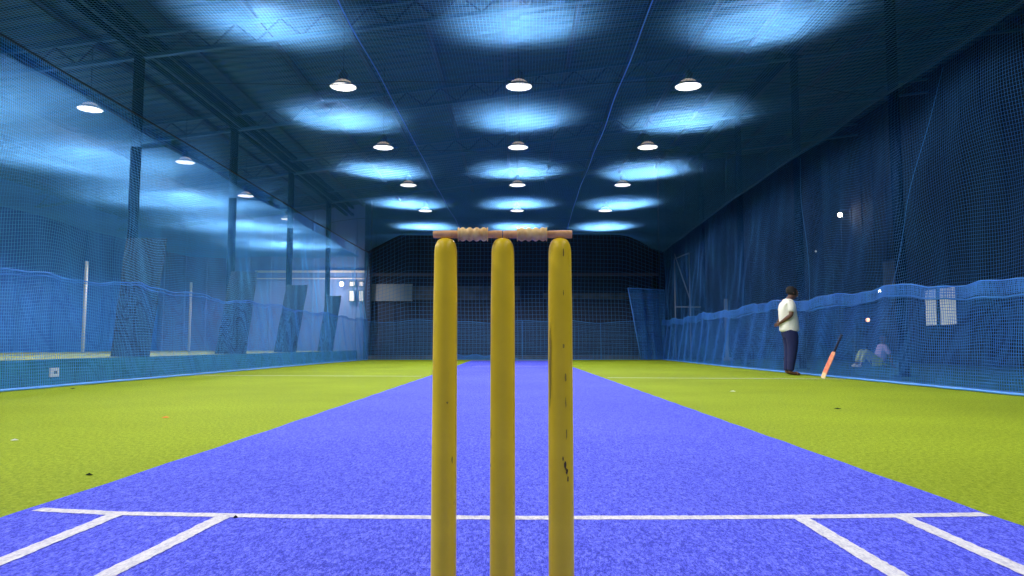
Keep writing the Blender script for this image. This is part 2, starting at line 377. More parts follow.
# ------------------------------------------------------------------ stumps and bails
SD = 1.21
def stump(px, label, chips):
    x = lat(px, 346, SD); r = .0200; h = .724
    root = empty('wicket_stump', (x, SD, 0), label, 'stump', 'three yellow stumps of the wicket')
    bm = bmesh.new()
    prof = [(0,0), (.012,.0), (.0185,.03), (r*1.02,.10), (r*1.02,.3), (r,.5), (r*.98,.62), (r*.95,.665)]
    top = [(r*.94*math.cos(a)**.62, .697+.030*math.sin(a)**.8) for a in [k*math.pi/2/10 for k in range(0,10)]]
    top += [(.003, .7272), (0, .7272)]
    lathe(bm, prof+top, 40); bmesh.ops.remove_doubles(bm, verts=bm.verts, dist=1e-5)
    obj('shaft', bm, M['stump'], root, smooth=True)
    for nm, mt, a0, z0, w, hh, th in chips:                       # shallow scars wrapped on the surface
        bm = bmesh.new(); rr = r*1.02+th; k = 10; c = bm.verts.new((rr*math.sin(a0), -rr*math.cos(a0), z0)); ring = []
        for i in range(14):
            t = 2*math.pi*i/14; s = random.uniform(.65,1.15); aa = a0+w/r*.5*s*math.cos(t); zz = z0+hh*.5*s*math.sin(t)
            ring.append(bm.verts.new((rr*math.sin(aa), -rr*math.cos(aa), zz)))
        for i in range(14): bm.faces.new((c, ring[i], ring[(i+1)%14]))
        obj(nm, bm, M[mt], root)
    return root
s1 = stump(445, 'leftmost yellow cricket stump standing on the blue pitch', [('chip','smear',.75,.37,.003,.012,.0003), ('chip','smear',.3,.46,.003,.004,.0003)])
s2 = stump(502.7, 'middle yellow cricket stump with wood bails meeting on its top', [('chip','chip',-1.15,.41,.002,.02,.0003), ('chip','chip',-1.2,.36,.002,.008,.0003)])
s3 = stump(560.3, 'rightmost yellow cricket stump, scuffed with black marks low down', [
    ('chip','chip',.28,.362,.004,.014,.0003), ('chip','chip',.42,.352,.004,.012,.0003), ('chip','chip',.50,.340,.003,.010,.0003), ('chip','chip',.1,.372,.002,.008,.0003),
    ('chip','chip',.25,.70,.002,.014,-.0008), ('chip','smear',.2,.55,.003,.008,.0003), ('chip','smear',.35,.50,.003,.014,.0003), ('chip','smear',.35,.46,.002,.02,.0003),
    ('chip','smear',.4,.41,.002,.02,.0003), ('stain','smear',-1.0,.52,.006,.16,.0002), ('chip','chip',.2,.635,.001,.010,.0003)])
def bail(px0, px1, pb0, pb1, label):
    zc = .7274+.0062; X = [lat(p, 237, SD) for p in (px0, pb0, pb1, px1)]
    root = empty('wicket_bail', (X[0], SD, zc), label, 'bail', 'wooden bails on the stumps')
    q = [x-X[0] for x in X]
    for a, b, nm in ((q[0], q[1], 'spigot'), (q[2], q[3], 'spigot')):
        bm = bmesh.new(); lathe(bm, [(0,a),(.0052,a),(.0060,a+.001),(.0066,(a+b)/2),(.0066,b),(0,b)], 20, 'x'); obj(nm, bm, M['wood'], root, smooth=False)
    bm = bmesh.new(); L_ = q[2]-q[1]; prof = [(0,q[1]), (.0112,q[1]), (.0120,q[1]+.0012)]; nb = 4; bw = (L_-.003)/nb
    for k in range(nb):
        s = q[1]+.0015+k*bw
        for t, rr in ((.08,.0090),(.2,.0098),(.35,.0112),(.55,.0117),(.75,.0110),(.92,.0094)): prof.append((rr, s+bw*t))
    prof += [(.0120,q[2]-.0012), (.0112,q[2]), (0,q[2])]
    lathe(bm, prof, 28, 'x'); obj('barrel', bm, M['wood_rim'], root, smooth=True)
    return root
bail(433.2, 502.2, 458, 488, 'left turned wooden bail bridging the left and middle stumps')
bail(503.0, 572, 517, 547, 'right turned wooden bail bridging the middle and right stumps')

# ------------------------------------------------------------------ roof, poles, trusses
def roofz(x): return 6.38+.13*(x+7)
bm = bmesh.new()                                               # ribbed sheets: ribs run across the hall
ys = []; y = -6.0
prof = []
while y < 33:
    for dy, dz in ((0,0),(.17,0),(.20,.045),(.25,.045),(.28,0)): prof.append((y+dy, dz))
    y += .34
sheet(bm, [((-15.2, yy, roofz(-15.2)+.16-dz), (13.2, yy, roofz(13.2)+.16-dz)) for yy, dz in prof], (0,0,.02))
struct('ceiling', bm, M['roof'])
rowname = ['nearest', 'second', 'third', 'fourth', 'farthest']
PD = [13.4, 18.1, 22.8, 27.5]
# purlins along the hall
xs_p = [-14.2+1.55*k for k in range(18)]
for i, x in enumerate(xs_p):
    if abs(x+7) < .5 or x > 12.5: continue
    bm = bmesh.new(); box2(bm, (x-.035, 0, roofz(x)+.0), (x+.035, 31, roofz(x)+.115)); box2(bm, (x-.035,0,roofz(x)+.0), (x+.07,31,roofz(x)+.02))
    tag(obj('roof_purlin', bm, M['steel']), 'long dark steel purlin running lengthwise under the ribbed roof sheets', 'roof beam', 'purlins under the roof')
bm = bmesh.new()
for dx in (-.13,.13):
    for z in (0,.30): box2(bm, (-7+dx-.05, 0, roofz(-7)-.33+z), (-7+dx+.05, 31, roofz(-7)-.25+z))
tag(obj('eaves_beam', bm, M['pole']), 'long dark double steel beam over the tops of the left poles', 'roof beam')
bm = bmesh.new(); box2(bm, (6.9,0,roofz(7)-.3), (7.1,31,roofz(7))); tag(obj('eaves_beam', bm, M['pole']), 'long dark steel beam over the tops of the right poles', 'roof beam')
def truss(D, label):
    root = empty('roof_truss', (0, D, 0), label, 'truss', 'lattice trusses across the roof')
    x0, x1 = -15, 13; L_ = x1-x0; sl = math.atan(.13); rot = Matrix.Rotation(-sl, 3, 'Y')
    for nm, dz in (('top_chord', -.04), ('bottom_chord', -.46)):
        bm = bmesh.new(); box(bm, ((x0+x1)/2, 0, roofz((x0+x1)/2)+dz), (L_/math.cos(sl), .09, .06), rot)
        obj(nm, bm, M['steel_lt'], root)
    bm = bmesh.new(); k = 0; x = x0+.1
    while x < x1-.5:
        a = (x, 0, roofz(x)+(-.44 if k%2 == 0 else -.06)); b = (x+.42, 0, roofz(x+.42)+(-.06 if k%2 == 0 else -.44))
        tube(bm, [a, b], .020, 5); x += .42; k += 1
    obj('lattice_web', bm, M['steel'], root)
for i, D in enumerate([8.7]+PD):
    truss(D, f'steel lattice roof truss, {["in front of", "over", "over", "over", "over"][i]} the {["nearest", "nearest", "second", "third", "fourth"][i]} pair of poles')
for i, D in enumerate(PD+[8.7]):
    for s, w in ((-1,'left'), (1,'right')):
        x = 7.0*s
        if D == 8.7 and s < 0: pass
        root = empty('steel_pole', (x, D, .36 if s < 0 else 0), f'dark steel roof pole on the {w}, {["nearest","second","third","fourth","out of frame"][i]} in its row behind the net', 'pole', 'poles behind the side nets')
        h = roofz(x)-.45-(.36 if s < 0 else 0)
        bm = bmesh.new(); tube(bm, [(0,0,.012),(0,0,h)], .092, 16); obj('shaft', bm, M['pole'], root, smooth=True)
        bm = bmesh.new(); box2(bm, (-.16,-.16,0), (.16,.16,.015)); obj('base_plate', bm, M['pole'], root); obj('top_plate', box2(bmesh.new(), (-.16,-.16,h), (.16,.16,h+.015)), M['pole'], root)
for D in (31.6,):
    pass
# rear poles seen on the right behind the net
for px, D, lab in ((740, 22.9, 0), (678, 30.6, 0)): pass

# padded mats round the left poles
def pad(px0, px1, pyt, bx0, bx1, pyb, D, label):
    Dp = D-.42
    xt0, xt1 = lat(px0,pyt,Dp), lat(px1,pyt,Dp); xb0, xb1 = lat(bx0,pyb,Dp), lat(bx1,pyb,Dp); zt = hgt(pyt,Dp); zb = .362
    bm = bmesh.new(); n_ = 14; nz = 12; outer = []; inner = []
    for iz in range(nz+1):
        k = iz/nz; x0 = xb0+(xt0-xb0)*k; x1 = xb1+(xt1-xb1)*k; c = (x0+x1)/2-.10; w = (x1-x0)/2; z = zb+(zt-zb)*k
        ro, ri = [], []
        for j in range(n_+1):
            a = math.pi*(-.03+1.06*j/n_)
            ww = w*(1+.02*math.sin(5*k*3+j)); dip = -.03*math.sin(a)*k*k
            ro.append(bm.verts.new((c-ww*math.cos(a), Dp-.30*math.sin(a)+.30, z+dip))); ri.append(bm.verts.new((c-(ww-.07)*math.cos(a), Dp-.23*math.sin(a)+.30, z+dip)))
        outer.append(ro); inner.append(ri)
    for iz in range(nz):
        for j in range(n_):
            bm.faces.new((outer[iz][j],outer[iz][j+1],outer[iz+1][j+1],outer[iz+1][j])); bm.faces.new((inner[iz][j+1],inner[iz][j],inner[iz+1][j],inner[iz+1][j+1]))
        for j in (0,n_): bm.faces.new((outer[iz][j],outer[iz+1][j],inner[iz+1][j],inner[iz][j]))
    for iz in (0,nz):
        for j in range(n_): bm.faces.new((outer[iz][j],outer[iz][j+1],inner[iz][j+1],inner[iz][j]))
    o = obj('foam_pad', bm, M['pad'], None, smooth=False); tag(o, label, 'pad', 'dark foam pads round the left poles')
pad(124,164,236, 108,145,358, PD[0], 'large dark grey foam pad wrapped round the nearest left pole')
pad(231,257,270, 214,245,355, PD[1], 'dark grey foam pad wrapped round the second left pole')
pad(287,308,284, 274,296,352, PD[2], 'dark grey foam pad wrapped round the third left pole')
pad(327,342,295, 318,333,351, PD[3], 'small looking dark foam pad round the fourth and farthest left pole')

# ------------------------------------------------------------------ walls
def ribbed_wall(name, x0, x1, y, z0, z1, m, along='x', step=.9, slope=False):
    bm = bmesh.new(); prev = None; t = x0
    P = []
    while t < x1:
        for d, q in ((0,0),(.12,0),(.15,.035),(.22,.035),(.25,0)):
            if t+d < x1: P.append((t+d,q))
        t += step
    P.append((x1,0)); PP = []
    for t, q in P:
        zt = z1 if not slope else roofz(t if along == 'x' else y)+.1
        if along == 'x': a, b = (t, y-q, z0), (t, y-q, zt)
        else: a, b = (y+q*slope_dir, t, z0), (y+q*slope_dir, t, zt)
        PP.append((a, b))
    sheet(bm, PP, (0,.05,0) if along == 'x' else (-.05*slope_dir,0,0))
    return struct(name, bm, m)
slope_dir = 1
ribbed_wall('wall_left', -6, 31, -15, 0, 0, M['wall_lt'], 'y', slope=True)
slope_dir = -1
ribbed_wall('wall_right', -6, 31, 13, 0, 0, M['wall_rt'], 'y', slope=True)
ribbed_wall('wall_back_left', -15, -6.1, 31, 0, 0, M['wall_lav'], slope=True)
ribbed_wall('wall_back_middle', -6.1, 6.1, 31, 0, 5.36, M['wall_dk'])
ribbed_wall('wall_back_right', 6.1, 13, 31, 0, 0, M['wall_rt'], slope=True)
bm = bmesh.new(); v = [bm.verts.new(p) for p in ((-6.1,31.02,5.36),(6.1,31.02,5.36),(6.1,31.02,roofz(6.1)+.12),(-6.1,31.02,roofz(-6.1)+.12))]; bm.faces.new(v); r_ = bmesh.ops.extrude_face_region(bm, geom=bm.faces[:]); bmesh.ops.translate(bm, verts=[q for q in r_['geom'] if isinstance(q, bmesh.types.BMVert)], vec=(0,.05,0))
struct('wall_back_upper', bm, M['wall_bl'])
bm = bmesh.new(); box2(bm, (-15,-6.2,0), (13,-6,roofz(13))); struct('wall_front', bm, M['wall_dk'])
# rails and panels on the back wall
k = [0]
def trim(a, b, m):
    k[0] += 1; bm = bmesh.new(); box2(bm, a, b); struct(f'trim_{k[0]+2}', bm, M[m])
DB = 30.9
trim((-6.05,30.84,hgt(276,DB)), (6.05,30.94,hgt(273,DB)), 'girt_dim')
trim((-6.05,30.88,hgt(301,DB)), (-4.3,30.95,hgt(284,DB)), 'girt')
trim((-4.3,30.89,hgt(300,DB)), (.2,30.95,hgt(286,DB)), 'panel')
trim((1.2,30.89,hgt(299,DB)), (6.05,30.95,hgt(293,DB)), 'panel')
trim((-6.05,30.3,0), (6.05,30.95,.16), 'panel')
trim((-10.9,30.84,hgt(272.5,DB)), (-6.2,30.94,hgt(270.5,DB)), 'white')
trim((-10.9,30.84,hgt(279,DB)), (-6.2,30.94,hgt(278,DB)), 'white')
# dark end columns at the far corners
for x, sd in ((-6.12,'left'), (6.12,'right')):
    bm = bmesh.new(); box2(bm, (x-.12,30.5,0), (x+.12,30.86,roofz(x)+.1))
    tag(obj('corner_column', bm, M['steel']), f'square dark steel column at the far {sd} corner', 'column')
# small windows far left back
for i, (p0, p1) in enumerate(((350.0,354.6), (359.6,363.6))):
    for j, (q0, q1) in enumerate(((291,301), (282,286))):
        root = obj(f'window_{i*2+j+1}', box2(bmesh.new(), (lat(p0,295,DB)-.04,30.82,hgt(q1,DB)-.04), (lat(p1,295,DB)+.04,30.90,hgt(q0,DB)+.04)), M['steel']); tag(root, kind='structure')
        obj('pane', box2(bmesh.new(), (lat(p0,295,DB),30.80,hgt(q1,DB)), (lat(p1,295,DB),30.815,hgt(q0,DB))), M['window'], root)
bm = bmesh.new(); box2(bm, (lat(347,290,DB)-.05,30.7,.36), (lat(366,290,DB),30.8,hgt(220,DB))); 
# pale posts on the neighbouring lane
for px, D, lab in ((84,22.2,'nearest the camera'), (190,29.6,'farther back')):
    x = lat(px, 300, D); bm = bmesh.new(); tube(bm, [(0,0,0),(0,0,2.75)], .05, 10); o = obj('slim_post', bm, M['white'], None, smooth=True); o.location = (x, D, .356)
    tag(o, f'slim pale post seen through the left net, {lab}', 'post')
# white plates
def plate(px, py, w, h, D, label, name='wall_plate', dx=0):
    x = lat(px,py,D); z = hgt(py,D); root = empty(name, (x+dx, D, z), label, 'plate')
    obj('plate', box(bmesh.new(), (0,0,0), (.03, w, h)), M['white'], root, bevel=.006)
    obj('switch', box(bmesh.new(), (.018,0,0), (.012, w*.3, h*.3)), M['panel'], root)
x_ = -6.585; D_ = abs(x_)/((515-51)/F)/.99; plate(51, 372.5, .20, .13, D_, 'small white plate on the teal kerb behind the left net', dx=x_-lat(51,372.5,D_))
D_ = 14.95/((515-194)/F); plate(194, 304, .5, .38, D_, 'small white box on the far left wall')

# ------------------------------------------------------------------ lamps
def build_lamp(label):
    root = empty('high_bay_lamp', (0,0,0), label, 'lamp', 'hanging high bay lamps')
    bm = bmesh.new(); lathe(bm, [(0,.30),(.035,.30),(.045,.27),(.075,.255),(.085,.20),(.085,.135),(.075,.12),(0,.12)], 20); obj('housing', bm, M['lampbody'], root, smooth=False)
    bm = bmesh.new(); lathe(bm, [(0,.135),(.075,.135),(.135,.100),(.138,.090),(.08,.085),(0,.085)], 24); obj('collar', bm, M['cream'], root)
    bm = bmesh.new(); lathe(bm, [(.07,.095),(.10,.085),(.17,.060),(.225,.020),(.232,.008),(.226,.006),(.215,.022),(.16,.05),(.07,.085)], 28); obj('reflector', bm, M['white'], root, smooth=True)
    bm = bmesh.new(); lathe(bm, [(.0,-.012),(.09,-.010),(.17,-.002),(.222,.012),(.19,.03),(0,.035)], 28); obj('diffuser', bm, M['lamp'], root, smooth=True)
    return root
def lamp_light():
    l = bpy.data.lights.new('lamp_light', 'SPOT'); l.energy = 315; l.color = (1,.96,.93); l.spot_size = R(144); l.spot_blend = .35; l.shadow_soft_size = .10
    l.use_nodes = True; nt = l.node_tree; e = nt.nodes['Emission']          # wide batwing beam of a high bay reflector
    g = nt.nodes.new('ShaderNodeNewGeometry'); sp = nt.nodes.new('ShaderNodeSeparateXYZ'); nt.links.new(g.outputs['Incoming'], sp.inputs[0])
    a = nt.nodes.new('ShaderNodeMath'); a.operation = 'ABSOLUTE'; nt.links.new(sp.outputs['Z'], a.inputs[0])
    b = nt.nodes.new('ShaderNodeMath'); b.operation = 'MAXIMUM'; b.inputs[1].default_value = .25; nt.links.new(a.outputs[0], b.inputs[0])
    p = nt.nodes.new('ShaderNodeMath'); p.operation = 'POWER'; p.inputs[1].default_value = -1.5; nt.links.new(b.outputs[0], p.inputs[0])
    nt.links.new(p.outputs[0], e.inputs['Strength'])
    return l
LL = lamp_light(); LLb = lamp_light(); LLb.energy = 190; LLw = lamp_light(); LLw.spot_size = R(156); LLw.energy = 420
colname = {-3.0:'left', .07:'middle', 3.02:'right'}
# parts of proto copied without cable/light: build them all first
place_jobs = []
vis = {0:'nearest', 1:'second', 2:'third', 3:'farthest'}
for n in range(-4, 4):
    for x in (-3.0, .07, 3.02):
        y = 12.6+3.96*n
        if n < -2 and x == .07: continue
        nm = f'round white high bay lamp over the lane, {vis[n]} one in view of the {colname[x]} row' if n >= 0 else f'round white lamp of the {colname[x]} row, {["","just above the photo top edge","out of frame, just past the stumps","out of frame, level with the stumps","added unseen behind the camera to light stumps"][-n]}'
        place_jobs.append((x, y, EYE+4.5, nm, LLb if n == -4 else None))  # rearmost lamps are unseen, added to light the stump fronts
for n in range(-3, 4):
    y = 13.8+4.1*n
    nm = f'round white lamp beyond the left net, {vis[n]} of its row' if n >= 0 else f'round white lamp beyond the left net, out of frame, {["","closest to it","farther out, added side light","level with stumps, added side light"][-n]}'
    place_jobs.append((-8.12, y, EYE+4.5, nm, LLw))  # first two lamps of this row are unseen, added to side-light the stumps
roots = []
p0 = build_lamp(place_jobs[0][3]); roots.append(p0)
for j in place_jobs[1:]:
    c = copy_tree(p0); c['label'] = j[3]; roots.append(c)
for r_, j in zip(roots, place_jobs):
    x, y, z, nm, li = j; r_.location = (x, y, z)
    obj('cable', tube(bmesh.new(), [(0,0,.295),(0,0,roofz(x)-z+.09)], .008, 5), M['rope_dark'], r_)
    lo = bpy.data.objects.new('lamp_light', li or LL); COL.objects.link(lo); lo.parent = r_; lo.location = (0,0,-.03)

# small lamps far away
def small_lamp(name, loc, r, m, label, arm, watts, col=(1,.85,.66)):
    root = empty(name, loc, label, 'lamp')
    obj('bulb', lathe(bmesh.new(), [(0,-r),(r*.7,-r*.7),(r,0),(r*.7,r*.7),(0,r)], 14), M[m], root, smooth=True)
    bm = bmesh.new(); tube(bm, [(0,0,r*.9), (0,0,r*2.2), (arm[0],arm[1],r*2.2)], .02, 6); obj('bracket', bm, M['steel'], root)
    if watts:
        l = bpy.data.lights.new('lamp_light', 'POINT'); l.energy = watts; l.color = col; l.shadow_soft_size = r
        lo = bpy.data.objects.new('lamp_light', l); COL.objects.link(lo); lo.parent = root; lo.location = (0,-r*1.6,0)
    return root
small_lamp('wall_lamp', (lat(341.5,284,30.4), 30.4, hgt(284,30.4)), .085, 'glow', 'small glowing lamp on the far wall beyond the left net', (0,.45), 60)
D = 12.6/((843-515)/F); small_lamp('wall_lamp', (12.6, D, hgt(215,D)), .085, 'glow', 'small bright lamp high on the dark right wall', (.38,0), 5)
D = 12.6/((867-515)/F); small_lamp('wall_lamp', (12.6, D, hgt(320,D)), .075, 'glow_or', 'low orange lamp on the right wall seen through the net', (.38,0), 3, (1,.5,.3))
small_lamp('wall_lamp', (12.6, 12.6/((880-515)/F), hgt(291,25.5)), .05, 'glow', 'tiny lamp on the right wall just above the net hem', (.38,0), 0)
small_lamp('wall_lamp', (12.6, 12.6/((799-515)/F)*1.0-2, hgt(252,31)), .045, 'window', 'tiny dim lamp on the right wall above the standing person', (.38,0), 0)

# right wall boards and window
XW = 12.93
def onwall(p0, p1, q0, q1): 
    D0, D1 = XW/((p1-515)/F), XW/((p0-515)/F); Dm = (D0+D1)/2
    return D0, D1, hgt(q1,Dm), hgt(q0,Dm)
D0, D1, z0, z1 = onwall(927,957,289,325)
root = empty('lit_window', (XW-.05, (D0+D1)/2, (z0+z1)/2), 'pale lit two-pane window in the right wall seen through the net', 'window')
w = (D1-D0)
for nm, a, b in (('pane', .60, 1.0), ('pane', 0, .50)):
    obj(nm, box2(bmesh.new(), (-.01,-w/2+a*w,-(z1-z0)/2), (.01,-w/2+b*w,(z1-z0)/2)), M['window'], root)
obj('mullion', box2(bmesh.new(), (-.03,-w/2+.5*w,-(z1-z0)/2), (.02,-w/2+.6*w,(z1-z0)/2)), M['pole'], root)
obj('frame', box2(bmesh.new(), (.011,-w/2-.05,-(z1-z0)/2-.05), (.03,w/2+.05,(z1-z0)/2+.05)), M['pole'], root)
D0, D1, z0, z1 = onwall(886,906,261,291)
root = empty('wall_board', (XW-.05, (D0+D1)/2, (z0+z1)/2), 'dim grey board high on the right wall behind the net', 'board')
obj('board', box(bmesh.new(), (0,0,0), (.04, D1-D0, z1-z0)), M['panel'], root); obj('frame', box(bmesh.new(), (.015,0,0), (.04, D1-D0+.12, z1-z0+.12)), M['steel'], root)
# pale pipe frame and post beyond the right net at the far end
D = 28.3; x0, x1, x2 = lat(675,300,D), lat(688,300,D), lat(703,300,D)
root = empty('pipe_frame', ((x0+x1)/2, D, 0), 'thin pale pipe frame standing beyond the net at the far right', 'frame'); xc = (x0+x1)/2
for nm, pts in (('upright', [(x0-xc,0,0),(x0-xc,0,hgt(259,D))]), ('upright', [(x1-xc,-.3,0),(x1-xc,-.3,hgt(254,D))]), ('top_bar', [(x0-xc,0,hgt(259,D)),(x1-xc,-.3,hgt(254,D))]), ('crossbar', [(x0-xc,0,hgt(307,D)),(x2-xc,0,hgt(307,D))]), ('brace', [(x0-xc,0,hgt(254,D)),(x1-xc,-.3,hgt(300,D))])):
    obj(nm, tube(bmesh.new(), pts, .022, 8), M['girt'], root, smooth=True)
x = lat(726,325,28.0); root = empty('short_post', (x,28,0), 'short pale square post beyond the right net', 'post')
obj('shaft', box2(bmesh.new(), (-.055,-.055,0), (.055,.055,hgt(299,28))), M['girt'], root, bevel=.01); obj('foot', box2(bmesh.new(), (-.16,-.1,0), (.2,.1,.12)), M['girt'], root, bevel=.01)

# ------------------------------------------------------------------ bat leaning on the net
def bat():
    D = 12.75; xt = lat(822,377,D)
    base = Vector((xt, D, 0)); top = Vector((lat(841,335,12.5), 12.5, hgt(334.5,12.5))); d = (top-base); L_ = d.length; d.normalize()
    root = empty('cricket_bat', base, 'red and cream cricket bat with dark grip leaning against the right net', 'bat')
    zax = d; yax = Vector((1,0,0)).cross(zax); face = Vector((-1,-.62,.25)); xax = zax.cross(face).normalized(); yax = zax.cross(xax).normalized()
    rot = Matrix((xax, yax, zax)).transposed(); root.rotation_euler = rot.to_euler()
    s = L_; bl = .62*s
    def sect(z, w, t, bm): return [bm.verts.new((a*w/2, b*t, z)) for a, b in ((-1,-.0),(-.9,-.35),(0,-.35),(.9,-.35),(1,0),(.75,.35),(0,1.0),(-.75,.35))]
    for nm, zs, m in (('toe', [(0.0,.070,.012),(.02,.088,.02),(.20*bl,.090,.030)], 'toe'), ('blade', [(.20*bl,.090,.030),(.45*bl,.090,.036),(.75*bl,.088,.028),(.92*bl,.080,.022),(bl,.036,.020)], 'willow')):
        bm = bmesh.new(); rings = [sect(z,w,t,bm) for z,w,t in zs]
        for a, b in zip(rings, rings[1:]):
            for i in range(8): bm.faces.new((a[i],a[(i+1)%8],b[(i+1)%8],b[i]))
        bm.faces.new(rings[0][::-1]); bm.faces.new(rings[-1]); obj(nm, bm, M[m], root)
    bm = bmesh.new(); zz = [bl-.01+(s-bl+.01)*i/16 for i in range(17)]
    tube(bm, [(0,0.005,z) for z in zz], [.018+.0015*(i%2) for i in range(16)]+[.021], 12); obj('handle', bm, M['grip'], root, smooth=True)
bat()

# ------------------------------------------------------------------ people
def skin(name, chains, m, parent, loops=2, label=None):
    """chains: list of lists of (x,y,z,r); equal points weld together"""
    me = bpy.data.meshes.new(name+'_sk'); key = {}; vs = []; rs = []; es = []
    for ch in chains:
        prev = None
        for x, y, z, r in ch:
            kk = (round(x,4),round(y,4),round(z,4))
            if kk not in key: key[kk] = len(vs); vs.append((x,y,z)); rs.append(r)
            i = key[kk]
            if prev is not None and prev != i: es.append((prev,i))
            prev = i
    me.from_pydata(vs, es, []); o = bpy.data.objects.new(name+'_sk', me); COL.objects.link(o)
    sk = o.modifiers.new('s', 'SKIN'); sk.use_smooth_shade = True
    if not me.skin_vertices: 
        bpy.context.view_layer.objects.active = o
    for i, r in enumerate(rs):
        q = r if isinstance(r, tuple) else (r, r); me.skin_vertices[0].data[i].radius = q
    # one root per connected island
    adj = {i:set() for i in range(len(vs))}
    for a, b in es: adj[a].add(b); adj[b].add(a)
    seen = set()
    for i in range(len(vs)):
        if i in seen: continue
        me.skin_vertices[0].data[i].use_root = True; st = [i]
        while st:
            q = st.pop()
            if q in seen: continue
            seen.add(q); st += list(adj[q])
    ss = o.modifiers.new('ss', 'SUBSURF'); ss.levels = loops; ss.render_levels = loops
    dg = bpy.context.evaluated_depsgraph_get(); dg.update()
    nm = bpy.data.meshes.new_from_object(o.evaluated_get(dg)); nm.name = name; nm.materials.clear(); nm.materials.append(m)
    bpy.data.objects.remove(o)
    q = bpy.data.objects.new(name, nm); COL.objects.link(q); q.parent = parent
    if label: q['label'] = label
    return q
def hand(chains, wrist, d, side, curl):
    """palm and five fingers; d = pointing direction, side = thumb side"""
    d = Vector(d).normalized(); side = Vector(side).normalized(); pn = d.cross(side).normalized(); w = Vector(wrist)
    palm = w+d*.05; chains.append([(*w,.026), (*(w+d*.03),.030), (*(w+d*.075),.028)])
    for i, (off, ln) in enumerate(((.028,.070),(.010,.080),(-.009,.074),(-.027,.058))):
        a = w+d*.065+side*off; b = a+d*ln*.5+pn*curl*.02; c = b+d*ln*.32+pn*curl*.035
        chains.append([(*a,.0095), (*b,.0088), (*c,.0075)])
    a = w+d*.02+side*.022; b = w+d*.05+side*.05+pn*curl*.01; c = w+d*.078+side*.058+pn*curl*.03
    chains.append([(*a,.011), (*b,.010), (*c,.0085)])
def standing():
    D = 14.1; X = lat(790,373,D)
    root = empty('person', (X, D, 0), 'standing person in white shirt and navy jeans, hands behind back, facing the right net', 'person')
    # x forward, y to the figure's left (away from camera), z up
    body = []
    spine = [(.0,0,.90,.10), (-.005,0,1.05,.11), (-.03,0,1.20,.115), (-.03,0,1.35,.10), (.0,0,1.42,.065), (.045,0,1.465,.056), (.09,0,1.505,.070), (.10,0,1.56,(.085,.095)), (.085,0,1.62,(.075,.085)), (.07,0,1.65,(.035,.04))]
    body.append(spine)
    for s in (-1,1):
        body.append([(.0,0,.90,.10), (.005,.085*s,.86,.095), (.02,.095*s,.66,.082), (.015,.095*s,.47,.058), (-.01,.095*s,.30,.055), (-.035,.095*s,.10,.036), (-.04,.095*s,.055,.038)])
        body.append([(-.04,.095*s,.055,.038), (.03,.10*s,.040,.034), (.10,.105*s,.030,.030), (.15,.108*s,.024,.018)])
    for s in (-1,1):
        sh = (-.015,.165*s,1.37,.058); el = (-.045,.235*s,1.12,.044); wr = (-.185,.055*s,.985,.028)
        body.append([(-.03,0,1.35,.10), sh, (-.02,.21*s,1.25,.050), el, (-.11,.16*s,1.06,.040), wr])
        hand(body, wr[:3], (-.45,-.75*s,-.35), (-.1,0,1), -.6)
    body.append([(.10,0,1.56,(.085,.095)), (.172,0,1.528,.020), (.190,0,1.510,.014)])      # nose
    body.append([(.09,0,1.505,.070), (.132,0,1.470,.030)])                            # chin
    for s in (-1,1): body.append([(.10,0,1.56,(.085,.095)), (.070,.088*s,1.555,.018), (.060,.098*s,1.565,.014)])
    skin('body', body, M['skin'], root)
    e = bmesh.new()
    for s in (-1,1): lathe(e, [(0,-.009),(.008,-.004),(.008,.004),(0,.009)], 10, 'z', (.176,.032*s,1.560))
    obj('eyes', e, M['shoe'], root, smooth=True)
    m = bmesh.new(); box(m, (.168,0,1.492), (.012,.045,.008)); obj('mouth', m, M['sandal'], root)
    hb = bmesh.new(); bmesh.ops.create_uvsphere(hb, u_segments=28, v_segments=18, radius=1)
    for v in hb.verts:
        c = v.co; k = 1+.03*math.sin(9*c.x+5*c.z)*math.cos(8*c.y)
        if c.x > .45 and c.z < .35: k *= .80                              # hairline round the face
        if c.z < -.55: k *= .88
        v.co = Vector((.075+.112*c.x*k, .104*c.y*k, 1.578+.108*c.z*k-.03*c.x))
    obj('hair', hb, M['hair'], root, smooth=True)
    # shirt with short sleeves
    sh = [[(.0,0,.80,.195), (.0,0,.87,.195), (.005,0,.96,.185), (-.01,0,1.10,.185), (-.035,0,1.22,.18), (-.035,0,1.33,.145), (.0,0,1.405,.085), (.018,0,1.435,.074)]]
    for s in (-1,1): sh.append([(-.035,0,1.33,.145), (-.012,.165*s,1.372,.078), (-.022,.215*s,1.26,.072), (-.034,.228*s,1.17,.070)])
    skin('shirt', sh, M['shirt'], root, label='white short-sleeved shirt')
    tr = [[(.01,0,.93,.165), (.005,0,.86,.165)]]
    for s in (-1,1): tr.append([(.005,0,.86,.165), (.01,.088*s,.76,.125), (.025,.095*s,.64,.115), (.02,.095*s,.47,.092), (-.005,.095*s,.30,.082), (-.028,.095*s,.12,.066), (-.03,.095*s,.075,.064)])
    skin('trousers', tr, M['jeans'], root, label='navy jeans')
    for s in (-1,1):
        b = bmesh.new(); pr = [(-.08,.036),(-.03,.042),(.06,.046),(.13,.040),(.175,.020)]; up = [bm_ for bm_ in []]
        top = [b.verts.new((x, .10*s+w, .018)) for x, w in pr]+[b.verts.new((x, .10*s-w, .018)) for x, w in reversed(pr)]
        b.faces.new(top); bmesh.ops.solidify(b, geom=b.faces[:], thickness=.017)
        tube(b, [(.08,.10*s-.045,.015),(.075,.10*s-.03,.066),(.075,.10*s+.03,.066),(.08,.10*s+.045,.015)], .007, 6)
        obj('sandal', b, M['sandal'], root)
standing()
